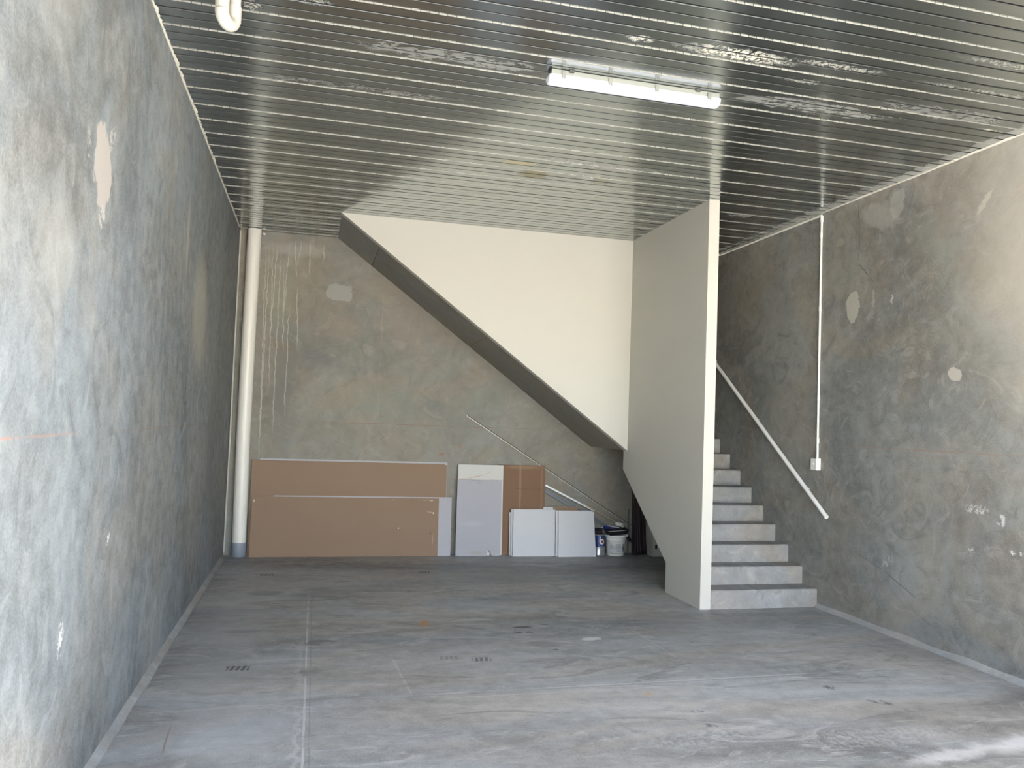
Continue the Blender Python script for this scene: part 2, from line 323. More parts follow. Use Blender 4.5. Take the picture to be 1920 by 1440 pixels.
# steel deck underside
g = G('galvanised_deck'); g.dim = '2D'; pos, uv = g.uv((0, 1))
sp1 = g.noise(g.v('MULTIPLY', uv, (1, 3, 1)), 6., 4, .6); sp2 = g.noise(uv, 90., 2, .5); lo = g.noise(g.v('MULTIPLY', uv, (.35, 2.0, 1)), 2.2, 4, .6)
c = g.v('SCALE', g.mix(sp1, (.42, .455, .455), (.48, .515, .51)), g.m('MULTIPLY_ADD', g.m('SUBTRACT', sp2, .5), .12, 1.0))
wb = g.warp(uv, 16., .09, 5, .75); wf = g.warp(uv, 5., .14, 4, .6)
crust = None; film = None
for (u, v, ru, rv, op) in [(2.35, 4.13, .46, .085, 1.0), (1.72, 4.13, .10, .05, .8), (3.0, 4.08, .4, .04, .5), (2.9, 4.32, .22, .03, .6), (-.42, 4.44, .06, .07, .7), (-.15, 4.30, .22, .045, .55),
                           (4.62, 4.60, .16, .018, .9), (3.85, 4.62, .14, .012, .8), (3.62, 4.52, .10, .015, .6), (4.1, 4.1, .7, .05, .35), (4.0, 3.75, .6, .05, .3)]:
    mk = g.m('MULTIPLY', g.splat(wb, u, v, ru, rv, 0, .7), op); crust = mk if crust is None else g.m('MAXIMUM', crust, mk)
crust = g.m('MULTIPLY', crust, g.rng(g.noise(uv, 38., 6, .75, .6), .47, .54))
for (u, v, ru, rv, op) in [(.60, 4.70, .55, .10, .55), (1.05, 4.72, .25, .09, .5), (3.2, 4.66, .75, .10, .55), (4.1, 4.45, .7, .12, .35), (2.3, 6.3, .8, .10, .3), (3.9, 8.0, .4, .2, .35), (4.2, 7.3, .15, .06, .7), (.2, 5.35, .9, .05, .3)]:
    mk = g.m('MULTIPLY', g.splat(wf, u, v, ru, rv, 0, .5), op); film = mk if film is None else g.m('MAXIMUM', film, mk)
film = g.m('MULTIPLY', film, g.rng(g.noise(g.v('MULTIPLY', uv, (1, 2, 1)), 9., 6, .75, .8), .42, .52))
stain = g.m('MULTIPLY', g.splat(wb, 1.82, 6.72, .17, .16, 0, .5), .75); st2 = g.m('MULTIPLY', g.splat(wb, 2.45, 6.70, .11, .16, 0, .6), .6); st3 = g.m('MULTIPLY', g.splat(wb, 1.62, 6.48, .22, .05, 0, .6), .7)
edge = g.rng(g.m('ADD', g.splat(g.warp(uv, 9., .12), XR, 6.0, .22, 4.5, 0, .9), g.m('MULTIPLY', g.noise(uv, 12., 4, .7), .9)), .60, 1.5)
c = g.mix(g.m('MULTIPLY', edge, .5), c, (.55, .54, .50))
c = g.mix(film, c, (.40, .395, .37)); c = g.mix(stain, c, (.30, .25, .12)); c = g.mix(st2, c, (.33, .29, .17)); c = g.mix(st3, c, (.62, .50, .25)); c = g.mix(crust, c, (.66, .62, .50))
matte = g.m('MAXIMUM', g.m('MAXIMUM', crust, g.m('MULTIPLY', film, .8)), g.m('MAXIMUM', g.m('MULTIPLY', edge, .6), g.m('MAXIMUM', g.m('MAXIMUM', stain, st2), st3)))
g.bump(g.m('ADD', g.m('MULTIPLY', crust, 1.0), g.m('MULTIPLY', lo, .20)), .45, .012)
M_deck = g.fin(c, g.m('MULTIPLY_ADD', matte, .55, g.m('MULTIPLY_ADD', lo, .10, .13)), g.m('SUBTRACT', 1.0, matte, clamp=True), .5)
M_rib = plain('deck_rib_fold', (.085, .09, .092), .45, .9, var=.1, scale=20.)  # groove faces coloured darker than the deck to hold down the sunlit floor's reflection
M_lip = plain('deck_seam_edge', (.31, .307, .288), .5, .25, var=.15, scale=30.)

# ------------------------------------------------------------ setting
gp = 12.0
def slab(name, x0, x1, y0, y1, z0, z1, m, parent=None):
    return MB().box(x0, x1, y0, y1, z0, z1).build(name, m, parent)
floor = struct(slab('floor', XL - .2, XR + .2, OP, D + .2, -.2, 0, M_floor))
wall_left = struct(slab('wall_left', XL - .2, XL, OP, D, 0, H + .3, M_left))
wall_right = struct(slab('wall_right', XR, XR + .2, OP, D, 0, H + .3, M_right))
wall_back = struct(slab('wall_back', XL - .2, XR + .2, D, D + .2, 0, H + .3, M_back))
lint = MB().box(XL - .2, XR + .2, OP - .2, OP, 3.70, 7.5).box(XL - 6, XL - .2, OP - .2, OP, 0, 7.5).box(XR + .2, XR + 6, OP - .2, OP, 0, 7.5)
struct(lint.build('wall_front', M_facade))
apron = struct(slab('ground', -40, 44, -45, OP, -.25, -.02, M_apron))

# ceiling: concrete slab with steel deck panels as its pieces
ceiling = struct(slab('ceiling', XL, XR, OP, D, H + .016, H + .3, M_facade))
JP, J0 = .3009, 4.5137
def deck_mesh():
    mb = MB(); T = .0012
    prof = [(0.002, 0)]; slopes = []
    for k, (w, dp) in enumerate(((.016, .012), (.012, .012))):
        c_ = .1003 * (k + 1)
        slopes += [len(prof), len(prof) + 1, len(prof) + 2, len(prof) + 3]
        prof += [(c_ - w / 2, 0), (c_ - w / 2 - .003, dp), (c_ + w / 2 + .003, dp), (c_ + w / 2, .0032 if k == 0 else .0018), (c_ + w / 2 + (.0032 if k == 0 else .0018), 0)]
    prof += [(.3000, 0), (.3009, .012)]
    prof = [(.0, .012)] + prof
    n = len(prof); xs = [XL, (XL + XR) / 2, XR]
    vs = [(x, y, H + z) for x in xs for y, z in prof]
    fs = [(a * n + i, a * n + i + 1, (a + 1) * n + i + 1, (a + 1) * n + i) for a in range(2) for i in range(n - 1)]
    mb.add(vs, fs, 0)
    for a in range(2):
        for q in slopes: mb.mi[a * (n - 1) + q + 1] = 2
    x = XL + .01; r = random.Random(3)
    while x < XR - .05:
        y0 = .0005 + r.uniform(-.0006, .0006); zz = -.0050 + r.uniform(-.001, .001)
        mb.box(x, x + .0465, y0, y0 + .0035, H + zz, H + .0005, 1); x += .0503
    return mb.mesh('deck_panel')
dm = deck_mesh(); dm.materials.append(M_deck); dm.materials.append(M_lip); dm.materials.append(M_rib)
k = math.ceil((OP - J0) / JP)
while J0 + k * JP < D - .05:
    o = bpy.data.objects.new('deck_panel', dm); COL.objects.link(o); o.parent = ceiling; o.location = (0, J0 + k * JP, 0); k += 1

# mortar coves at the foot of the walls
def cove(name, x, sgn, y0, y1, r, mat, wob=.3):
    mb = MB(); n = int((y1 - y0) / .06); rows = []
    for i in range(n + 1):
        y = y0 + (y1 - y0) * i / n; w = r * (1 + wob * mnoise.noise(Vector((y * 2.3, x, 0))) + wob * .5 * mnoise.noise(Vector((y * 9, x, 4))))
        h = r * .8 * (1 + wob * mnoise.noise(Vector((y * 2.9, x, 7))))
        rows.append([(x, y, h), (x + sgn * w * .35, y, h * .55), (x + sgn * w * .75, y, h * .22), (x + sgn * w, y, 0.0005), (x, y, 0.0005)])
    vs = [q for rw in rows for q in rw]; fs = []
    for i in range(n):
        for j in range(4):
            q = (i * 5 + j, i * 5 + j + 1, (i + 1) * 5 + j + 1, (i + 1) * 5 + j); fs.append(q if sgn > 0 else q[::-1])
    mb.add(vs, fs, 0, True); mb.add(rows[0], [(0, 1, 2, 3, 4)]); mb.add(rows[-1], [(4, 3, 2, 1, 0)])
    return mb.build(name, mat)
struct(cove('baseboard_right', XR, -1, OP + .05, 6.86, .050, M_cove))
struct(cove('baseboard_left', XL, 1, OP + .05, 9.7, .042, M_covel, .3))

# crumbly mortar beads where the deck meets the side walls, sealant in the corner
def bead(name, x, sgn, y0, y1, seed, dens=1.0, big=.02):
    mb = MB(); r = random.Random(seed); y = y0
    pts = []; rad = []
    while y < y1:
        pts.append((x + sgn * .004, y, H - .004)); rad.append(.005 + .006 * abs(mnoise.noise(Vector((y * 7, seed, 0)))) + .002); y += .04
    mb.tube(pts, .008, 6, radii=rad)
    y = y0
    while y < y1:
        if mnoise.noise(Vector((y * 1.7, seed, 2))) > -.1:
            s1 = r.uniform(.3, 1) * big; l = s1 * r.uniform(1.2, 3)
            vs = []; zc = H - .002 - s1 * .15
            for a in range(6):
                t = a * math.pi / 3; rr = r.uniform(.7, 1.1); vs.append((x + sgn * (s1 * .7 + s1 * .8 * rr * math.cos(t)), y + l * rr * math.sin(t), zc))
            vs.append((x + sgn * s1 * .6, y, zc - s1 * .35)); vs.append((x + sgn * s1 * .6, y, H + .004))
            mb.add(vs, [(a, (a + 1) % 6, 6) for a in range(6)] + [((a + 1) % 6, a, 7) for a in range(6)])
        y += r.uniform(.03, .09) / dens
    return mb.build(name, M_mortar)
struct(bead('trim_1', XR, -1, 3.2, 9.9, 5, 1.0, .030))
struct(bead('trim_2', XL, 1, 3.2, 9.9, 9, 1.3, .017))
seal = MB().tube([(XL + .006, D - .010, .03), (XL + .010, D - .012, 1.3), (XL + .006, D - .010, 2.6), (XL + .008, D - .010, H - .02)], .011, 8)
struct(seal.build('trim_3', M_grout))

# white stair walls
S = RISER / TREAD
part_poly = [(PY, 0), (7.63, 0), (7.63, .304), (8.862, 1.187), (8.862, H), (PY, H)]
wall_partition = struct(MB().prism(part_poly, 0, PX0, PX1).build('wall_stair_side', M_wallwhite))
tri_poly = [(.209, H), (PX0, 1.413), (PX0, H)]
wall_tri = struct(MB().prism(tri_poly, 1, TY, TY + .107).build('wall_stair_front', M_wallwhite))

# ------------------------------------------------------------ concrete staircase
st = thing('staircase', (4.3, PY, 0), 'bare concrete staircase climbing between the white partition and the right wall', 'stairs')
NS = 9; RY = 6.868
for i in range(NS):
    y0 = RY + i * TREAD; z0 = i * RISER; z1 = z0 + RISER
    y1 = y0 + TREAD + (.0 if i < NS - 1 else 0)
    if i == NS - 1: y1 = y0 + .05
    so = max(0.0, (y0 - 7.63) * S + .304) if y0 > 7.63 else 0.0
    se = max(0.0, (y1 - 7.63) * S + .304) if y1 > 7.63 else 0.0
    rr = random.Random(i); mb = MB(); nx = 16; x0_, x1_ = PX1 + .001, XR - .001
    # nosing and tread edges slightly uneven
    top = []; 
    for a in range(nx + 1):
        x = x0_ + (x1_ - x0_) * a / nx; d = rr.uniform(-.0018, .0018)
        top.append([(x, y0 + .002, so if i else 0), (x, y0 - .001 + d * .5, z0), (x, y0 + d, z1 - .010), (x, y0 + .007 + d, z1 - .001 + d * .6), (x, y0 + .03, z1), (x, y1 + .004, z1), (x, y1 + .004, se)])
    vs = [q for rw in top for q in rw]; fs = []
    for a in range(nx):
        for j in range(7):
            j2 = (j + 1) % 7; fs.append((a * 7 + j, (a + 1) * 7 + j, (a + 1) * 7 + j2, a * 7 + j2))
    mb.add(vs, fs); mb.add(top[0], [tuple(range(7))]); mb.add(top[-1], [tuple(range(7))[::-1]])
    mb.build('step', M_stair, st)
land = MB().box(PX0 + .001, XR - .001, RY + 8 * TREAD + .055, D - .001, 1.42, NS * RISER).build('landing', M_stair, st)
# waist below the last risers
MB().prism([(8.862, 1.187), (9.20, 1.43), (8.9, 1.43), (8.862, 1.40)], 0, PX1 + .002, XR - .002).build('waist', M_stair, st)
# upper flight rising to the left along the back wall, behind the white sloping wall
x = PX0; z = NS * RISER
for i in range(13):
    x1_ = x - TREAD; z1 = z + RISER
    if z1 > H - .03: break
    zl = 1.413 + (PX0 - x) * .733; zr = 1.413 + (PX0 - x1_) * .733
    poly = [(x, max(zl + .02, 0)), (x1_, zr + .02), (x1_, z1), (x, z1)]
    MB().prism(poly, 1, TY + .109, D - .001).build('step', M_stair, st)
    x = x1_; z = z1
# soffit in flush sheets with fine seams
def sof(xa, xb, m):
    za = 1.413 + (PX0 - xa) * .7330; zb = 1.413 + (PX0 - xb) * .7330
    MB().prism([(xa, za), (xb, zb), (xb, zb + .02), (xa, za + .02)], 1, TY + .109, D - .001).build('soffit_panel', m, st)
M_soffit2 = concrete('soffit_first_sheet', (0, 1), (.31, .295, .268), .35, (1, 1), rough=.85, spec=.2, seed=8.5)
sof(.640, .215, M_soffit2)
for a, b in ((1.92, .645), (PX0 - .002, 1.925)): sof(a, b, M_soffit)

# ------------------------------------------------------------ wall and ceiling fittings
hr = thing('handrail', (4.833, 6.67, .9), 'white round sloping handrail on the right wall beside the concrete stairs', 'handrail')
sl = (2.487 - .897) / (8.859 - 6.669)
hp = [(4.833, 6.669 + t, .897 + sl * t) for t in (0, .8, 1.6, 2.19, 2.6)]
MB().tube(hp, .0215, 18).build('rail', M_white, hr)
for t in (.35, 1.3, 2.3):
    y = 6.669 + t; z = .897 + sl * t
    MB().tube([(4.840, y, z - .006), (XR - .001, y, z - .010)], .007, 8).build('bracket', M_white, hr)

cd = thing('conduit', (XR - .015, 6.875, 1.45), 'thin white conduit dropping down the right wall from the ceiling to a switch', 'conduit')
MB().tube([(XR - .013, 6.882, 1.452), (XR - .013, 6.879, 2.6), (XR - .013, 6.876, H - .05), (XR - .013, 6.884, H - .035), (XR - .013, 6.90, H - .030)], .0112, 12).build('drop_pipe', M_white, cd)
MB().tube([(XR - .013, 6.90, H - .030), (XR - .014, 8.0, H - .030), (XR - .013, 8.90, H - .030), (XR - .03, 8.93, H - .030), (XR - .30, 8.94, H - .030)], .0112, 12).build('ceiling_pipe', M_pvc, cd)
MB().tube([(XR - .013, 6.876, H - .10), (XR - .013, 6.876, H - .042), (XR - .013, 6.886, H - .030), (XR - .013, 6.94, H - .030)], .0142, 12).build('elbow', M_white, cd)
for z in (3.66, 2.92, 2.03, 1.60):
    MB().tube([(XR - .013, 6.879, z), (XR - .013, 6.879, z + .05)], .0138, 12).build('coupling', M_white, cd)
for y in (7.05, 8.62):
    MB().tube([(XR - .002, y, H - .012), (XR - .028, y, H - .020), (XR - .030, y, H - .040), (XR - .010, y, H - .047)], .0022, 6).tube([(XR - .024, y, H - .046), (XR - .030, y + .004, H - .068), (XR - .022, y - .01, H - .080)], .0020, 6).build('cable_tie', M_black, cd)

sw = thing('wall_switch', (XR, 6.885, 1.39), 'small white switch box at the foot of the thin conduit on the right wall', 'switch')
MB().bbox(XR - .046, XR - .0005, 6.842, 6.938, 1.335, 1.452, .005).build('box', M_white, sw)
MB().bbox(XR - .051, XR - .0462, 6.846, 6.934, 1.339, 1.448, .002).build('face_plate', M_white, sw)
MB().tube([(XR - .050, 6.888, 1.396), (XR - .056, 6.888, 1.396)], .008, 12).build('rocker', M_white, sw)

dp = thing('downpipe', (-.765, D - .09, 0), 'tall white plastic downpipe standing in the back left corner', 'pipe')
px_, py_, pr = -.768, D - .088, .080
MB().tube([(px_, py_, .16), (px_ - .012, py_, 1.3), (px_ - .012, py_, 2.6), (px_ - .004, py_, H - .004)], pr, 36).build('pipe', M_pvc, dp)
MB().lathe([(pr + .001, .0), (pr + .007, .004), (pr + .007, .155), (pr + .004, .165), (pr - .004, .167)], px_, py_, 36).build('coupling', M_pvcgrey, dp)
MB().tube([(px_ + .10, D - .002, H - .035), (px_ + .10, D - .03, H - .035)], .013, 10).tube([(px_ + .10, D - .004, H - .035), (px_ + .10, D - .010, H - .035)], .017, 6).build('clip_bolt', M_steel, dp)

# U-shaped trap hanging from the ceiling
ut = thing('drain_trap', (-.455, 3.8, 3.5), 'white plastic U-bend drain trap hanging from the ceiling near the left wall', 'pipe')
A = Vector((-.487, 3.78, 0)); B = Vector((-.441, 3.858, 0)); r_ = .0315
cc = (A + B) / 2; hv = (B - A) / 2; R_ = hv.length; zc = 3.545
arc = [(cc - hv * math.cos(t) + Vector((0, 0, zc - R_ * math.sin(t)))) for t in [math.pi * i / 14 for i in range(15)]]
pa = [A + Vector((0, 0, H + .012)), A + Vector((0, 0, 3.7))] + [arc[0] + Vector((0, 0, .03))] + arc + [B + Vector((0, 0, 3.60)), B + Vector((0, 0, H + .012))]
MB().tube(pa, r_ * .86, 24).build('pipe', M_pvc2, ut)
for q, z0, z1 in ((A, 3.545, 3.615), (B, 3.53, 3.60)):
    MB().tube([q + Vector((0, 0, z0)), q + Vector((0, 0, z1))], r_, 24).build('socket', M_pvc2, ut)
MB().tube(arc, r_, 24).build('bend', M_pvc2, ut)
e0 = arc[11]; MB().tube([e0 + Vector((.0, 0, .0)), e0 + Vector((.020, .004, .002))], .026, 20).build('cleanout_cap', M_pvc2, ut)

# batten light
lx0, lx1, ly0, ly1 = 1.338, 2.520, 4.645, 4.745
lt = thing('batten_light', (1.93, 4.695, H), 'long white batten light mounted on the metal deck ceiling', 'light')
MB().bbox(lx0 + .012, lx1 - .012, ly0 + .004, ly1 - .004, H - .036, H - .001, .006).build('housing', M_lamphouse, lt)
prof = [(ly0, H - .036), (ly0 + .001, H - .052), (ly0 + .018, H - .078), (ly0 + .035, H - .086), (ly1 - .035, H - .086), (ly1 - .018, H - .078), (ly1 - .001, H - .052), (ly1, H - .036)]
mb = MB(); xs = [(lx0, .80), (lx0 + .006, .93), (lx0 + .02, 1.0), ((lx0 + lx1) / 2, 1.0), (lx1 - .02, 1.0), (lx1 - .006, .93), (lx1, .80)]
n = len(prof); ym = (ly0 + ly1) / 2; zt = H - .036
vs = [(x_, ym + (y_ - ym) * s_, zt + (z_ - zt) * s_) for x_, s_ in xs for y_, z_ in prof]
fs = [(a * n + i, a * n + i + 1, (a + 1) * n + i + 1, (a + 1) * n + i) for a in range(len(xs) - 1) for i in range(n - 1)]
fs += [tuple(range(n))[::-1], tuple(range((len(xs) - 1) * n, len(xs) * n))]
mb.add(vs, [f[::-1] for f in fs], 0, False); mb.build('diffuser', M_lens, lt)
for q in (lx0 + .09, lx0 + .40, lx0 + .72, lx1 - .09):
    for yy, sg in ((ly0, -1), (ly1, 1)):
        c_ = MB().box(q - .012, q + .012, yy + (-.006 if sg < 0 else .0005), yy + (-.0005 if sg < 0 else .006), H - .052, H - .014)
        c_.tube([(q + .010 * math.cos(t), yy + sg * .006, H - .052 + .012 * math.sin(t)) for t in [math.pi * i / 6 + math.pi for i in range(7)]], .0022, 6)
        c_.build('clip', M_clip, lt)
for q in (1.478, 2.347):
    MB().box(q - .016, q + .016, ly0 - .012, ly0 + .02, H - .016, H - .0005).build('mounting_bracket', M_dark0, lt)

# ------------------------------------------------------------ leaning boards
def slant(yb, yt, h):      # transform: local board standing on z=0 at y=0, leans so that its top is at yt
    a = math.atan2(yt - yb, h); return Matrix.Translation((0, yb, 0)) @ Matrix.Rotation(-a, 4, 'X')
def paper(name, base, var=.05, splats=(), speck=0., grain=None):
    g = G(name); tc = g.t.nodes.new('ShaderNodeTexCoord').outputs['Object']
    sp = g.t.nodes.new('ShaderNodeSeparateXYZ'); g.put(sp.inputs[0], tc); cb = g.t.nodes.new('ShaderNodeCombineXYZ')
    g.put(cb.inputs[0], sp.outputs[0]); g.put(cb.inputs[1], sp.outputs[2]); uv = cb.outputs[0]
    n = g.noise(uv, 2.2, 5, .6); nf = g.noise(g.v('MULTIPLY', uv, grain) if grain else uv, 60., 3, .6)
    val = g.m('MULTIPLY_ADD', g.m('SUBTRACT', n, .5), 2 * var, g.m('MULTIPLY_ADD', g.m('SUBTRACT', nf, .5), var, 1.0))
    c = g.v('SCALE', g.mix(0., base, base), val)
    if speck: c = g.mix(g.m('MULTIPLY', g.rng(g.noise(uv, 130., 2, .5), .60, .68), speck), c, tuple(q * .6 for q in base))
    wb_ = g.warp(uv, 25., .02, 4, .7)
    for (u, v, ru, rv, rot, cc_, op, soft) in splats: c = g.mix(g.m('MULTIPLY', g.splat(wb_, u, v, ru, rv, rot, soft), op), c, cc_)
    if speck: g.bump(nf, .15, .002)
    return g.fin(c, .85, 0., .2)
M_trim = plain('tile_rim', (.40, .35, .29), .9, var=.1, scale=20.)
M_edge = plain('board_core', (.72, .68, .62), .9, var=.08, scale=20.)
BR = (.285, .20, .142)
M_brown = paper('brown_board_paper', BR, .05, grain=(.1, 1, 1))
M_brown2 = paper('brown_board_paper_scuffed', BR, .05, [(1.10, .34, .010, .010, 0, (.7, .65, .6), .9, .3), (1.02, .69, .007, .005, 0, (.6, .55, .5), .8, .3), (1.42, .69, .05, .004, 0, (.5, .43, .36), .7, .4), (1.50, .685, .03, .010, 0, (.6, .52, .45), .7, .4),
    (1.49, .54, .05, .007, -10, (.5, .42, .35), .7, .5), (1.53, .53, .010, .014, 0, (.75, .7, .65), .8, .4), (1.50, .28, .010, .014, 0, (.07, .05, .05), .8, .4), (1.53, .2, .008, .09, 0, (.45, .38, .33), .5, .5), (-.62, .66, .010, .02, 0, (.7, .65, .6), .8, .4)], grain=(.1, 1, 1))
M_whiteboard = paper('white_board_paper', (.44, .44, .48), .03)
M_tile = paper('ceiling_tile_white', (.60, .61, .635), .02, speck=.35)
M_tile_crack = paper('ceiling_tile_stained', (.60, .60, .575), .02, [(2.05, .985, .16, .007, 12, (.50, .33, .26), .85, .5), (1.90, .955, .07, .007, 4, (.50, .33, .26), .9, .5), (2.23, 1.04, .07, .005, 30, (.52, .40, .34), .7, .6)], speck=.25)
M_lilac = paper('grey_white_board', (.42, .42, .46), .04, [(2.10, .92, .05, .025, 0, (.35, .34, .34), .6, .7), (2.09, .04, .12, .045, 0, (.40, .37, .31), .7, .8), (2.04, .4, .2, .05, 0, (.5, .5, .54), .5, .8)])
M_card = paper('brown_cardboard', (.215, .132, .086), .06, [(2.66, .9, .022, .6, 0, (.34, .24, .165), .6, .7), (2.95, .7, .012, .7, 0, (.33, .23, .155), .5, .6), (2.70, 1.12, .32, .035, 0, (.34, .24, .16), .5, .8)]
    + [(2.60 + i * .0245, .845, .007 + .003 * ((i * 7) % 3), .009 if i % 4 else .003, 0, (.13, .085, .055), .6, .5) for i in range(15) if i not in (7,)], grain=(1, .15, 1))

def board(name, x0, x1, h, th, yb, yt, mats, label, cat, group=None, roll=0.):
    """yb / yt: y of the front face at the foot / at the top"""
    T = slant(yb, yt, h)
    o = MB(); o.box(x0, x1, 0, th, 0, h, 1)
    # front and rear faces take the paper, the four rims the core colour
    o.mi[2] = 0; o.mi[3] = 0
    ob = o.build(name, mats); ob.matrix_world = T
    if roll: 
        c_ = Matrix.Translation((x1, 0, 0)); ob.matrix_world = T @ c_ @ Matrix.Rotation(math.radians(roll), 4, 'Y') @ c_.inverted()
    return tag(ob, label, cat, group)
board('plasterboard_sheet', -.583, 1.703, 1.160, .010, 9.948, 10.016, [M_whiteboard, M_edge], 'rearmost sheet behind the tall brown boards, only its pale top edge showing', 'board')
board('plasterboard_sheet', -.672, 1.665, 1.140, .010, 9.928, 9.999, [M_brown, M_edge], 'tall brown board whose left margin shows past the sheet in front', 'board')
board('plasterboard_sheet', -.612, 1.692, 1.128, .010, 9.912, 9.984, [M_brown, M_edge], 'tall brown board leaning behind the low brown sheet, pale right edge', 'board')
board('plasterboard_sheet', -.40, 1.762, .725, .010, 9.885, 9.938, [M_whiteboard, M_edge], 'low white board sticking out to the right behind the low brown sheet', 'board')
board('plasterboard_sheet', -.645, 1.597, .712, .010, 9.868, 9.922, [M_brown2, M_edge], 'low brown scuffed board leaning in front beside the downpipe', 'board')
board('cardboard_sheet', 2.36, 2.998, 1.148, .006, 9.93, 9.99, [M_card, M_card], 'flat upright brown cardboard sheet with fold lines and faint printing', 'cardboard')
board('ceiling_tile', 1.835, 2.428, 1.142, .014, 9.905, 9.975, [M_tile_crack, M_edge], 'tall white tile with a rusty crack stain, behind the grey-white board', 'tile')

# grey-white board with a broken bottom edge
T = slant(9.862, 9.905, .95)
gb = MB(); x0_, x1_, h_ = 1.822, 2.398, .948
outline = [(x0_, 0), (2.225, .0), (2.232, .045), (2.218, .075), (2.240, .082), (2.268, .050), (2.285, .0), (2.388, 0), (x1_, .012), (x1_, h_), (x0_, h_)]
gb.prism(outline, 1, 0, .010, 0); gb.mi = [0, 0] + [1] * len(outline)
gbo = gb.build('plasterboard_sheet', [M_lilac, M_edge]); gbo.matrix_world = T
tag(gbo, 'upright grey-white board with a chipped bottom edge', 'board')
fl = MB().prism([(2.226, .010), (2.250, .004), (2.262, .03), (2.246, .062), (2.232, .055)], 1, -.008, -.003).build('torn_flap', M_edge, gbo); fl.matrix_parent_inverse = Matrix.Identity(4)
fl['label'] = 'torn white paper flap'

tl = 'square white ceiling tile '
board('ceiling_tile', 2.518, 2.93, .545, .012, 9.885, 9.925, [M_tile, M_trim], 'shorter white tile, rearmost of the left tile stack, only its left rim showing', 'tile')
board('ceiling_tile', 2.532, 3.085, .592, .012, 9.845, 9.885, [M_tile, M_trim], 'middle white tile of the left stack, its left rim showing behind the front tile', 'tile')
board('ceiling_tile', 2.548, 3.083, .588, .012, 9.803, 9.846, [M_tile, M_trim], 'front square white ceiling tile of the left stack, before the cardboard', 'tile')
board('ceiling_tile', 2.975, 3.105, .612, .012, 9.895, 9.935, [M_tile, M_edge], 'white tile behind both stacks, its top corner showing between them', 'tile')
board('plasterboard_sheet', 3.00, 3.455, .620, .012, 9.93, 9.965, [M_brown, M_edge], 'brown-faced board with a white top edge, rearmost behind the right tile stack', 'board')
board('ceiling_tile', 3.040, 3.118, .588, .012, 9.828, 9.868, [M_tile, M_trim], 'narrow white tile offcut standing between the two front tiles', 'tile', roll=0)
board('ceiling_tile', 3.112, 3.60, .583, .012, 9.786, 9.836, [M_tile, M_brown], 'white tile with a brown rim right behind the front tile of the right stack', 'tile')
t2 = board('ceiling_tile', 3.138, 3.648, .575, .014, 9.745, 9.803, [M_tile, M_trim], 'front square white ceiling tile of the right stack, next to the paint tin', 'tile')
for v in t2.data.vertices:        # right side leans a little, as cut
    if v.co.z > .3 and v.co.x > 3.4: v.co.x -= .028

# ------------------------------------------------------------ long rods
M_angle = plain('metal_trim_pale', (.50, .48, .42), .5, .3)
M_dark = plain('metal_trim_dark', (.05, .05, .05), .6)
M_bar = plain('white_metal_bar', (.72, .74, .76), .4, .2)
M_blue = plain('blue_grey_metal', (.13, .15, .168), .5, .3)
M_wood = plain('pale_wood', (.50, .41, .30), .7, var=.15, scale=12.)
def rod(mb, a, b, w, h, mi=0, up=Vector((0, -1, 0))):
    a = Vector(a); b = Vector(b); d = (b - a); L = d.length; d.normalize(); s_ = d.cross(up).normalized(); u_ = s_.cross(d)
    T = Matrix((d, s_, u_)).transposed().to_4x4(); T.translation = a
    return mb.box(0, L, -w / 2, w / 2, -h / 2, h / 2, mi, T)
def on(x, y, a, b):            # z on the line a-b at x
    t = (x - a[0]) / (b[0] - a[0]); return a[1] + t * (b[1] - a[1])
a_, b_ = (1.915, 1.772), (4.20, .378)
an = thing('metal_angle', (1.93, D - .02, 1.77), 'long thin metal angle leaning diagonally against the back wall under the stairs', 'metal strip')
rod(MB(), (1.93, D - .010, on(1.93, 0, a_, b_)), (4.80, D - .014, on(4.80, 0, a_, b_)), .010, .006).build('flange', M_angle, an)
rod(MB(), (1.945, D - .014, on(1.945, 0, a_, b_) + .009), (4.80, D - .018, on(4.80, 0, a_, b_) + .009), .009, .018).build('web', M_dark, an)
a_, b_ = (3.004, .891), (3.631, .593)
brt = thing('metal_channel', (2.95, D - .05, .9), 'bright white metal channel sloping down beside the cardboard to behind the tiles', 'metal strip')
rod(MB(), (3.0, 9.962, on(3.0, 0, a_, b_)), (3.68, 9.95, on(3.68, 0, a_, b_)), .020, .012).build('rail', M_bar, brt)
rod(MB(), (3.0, 9.968, on(3.0, 0, a_, b_) - .014), (3.68, 9.956, on(3.68, 0, a_, b_) - .014), .012, .022).build('lip', M_blue, brt)
MB().box(3.62, 3.66, 9.944, 9.968, 0.0, .575).build('foot', M_blue, brt)
tb = thing('metal_tube', (2.95, D - .03, .8), 'blue-grey square metal tube sloping behind the tiles and the bucket', 'metal tube')
rod(MB(), (3.004, 9.992, .822), (4.40, 9.992, .075), .050, .020).build('tube', M_blue, tb)
rod(MB(), (3.004, 9.9805, .834), (4.40, 9.9805, .087), .014, .002).build('upper_edge', M_blue, tb)

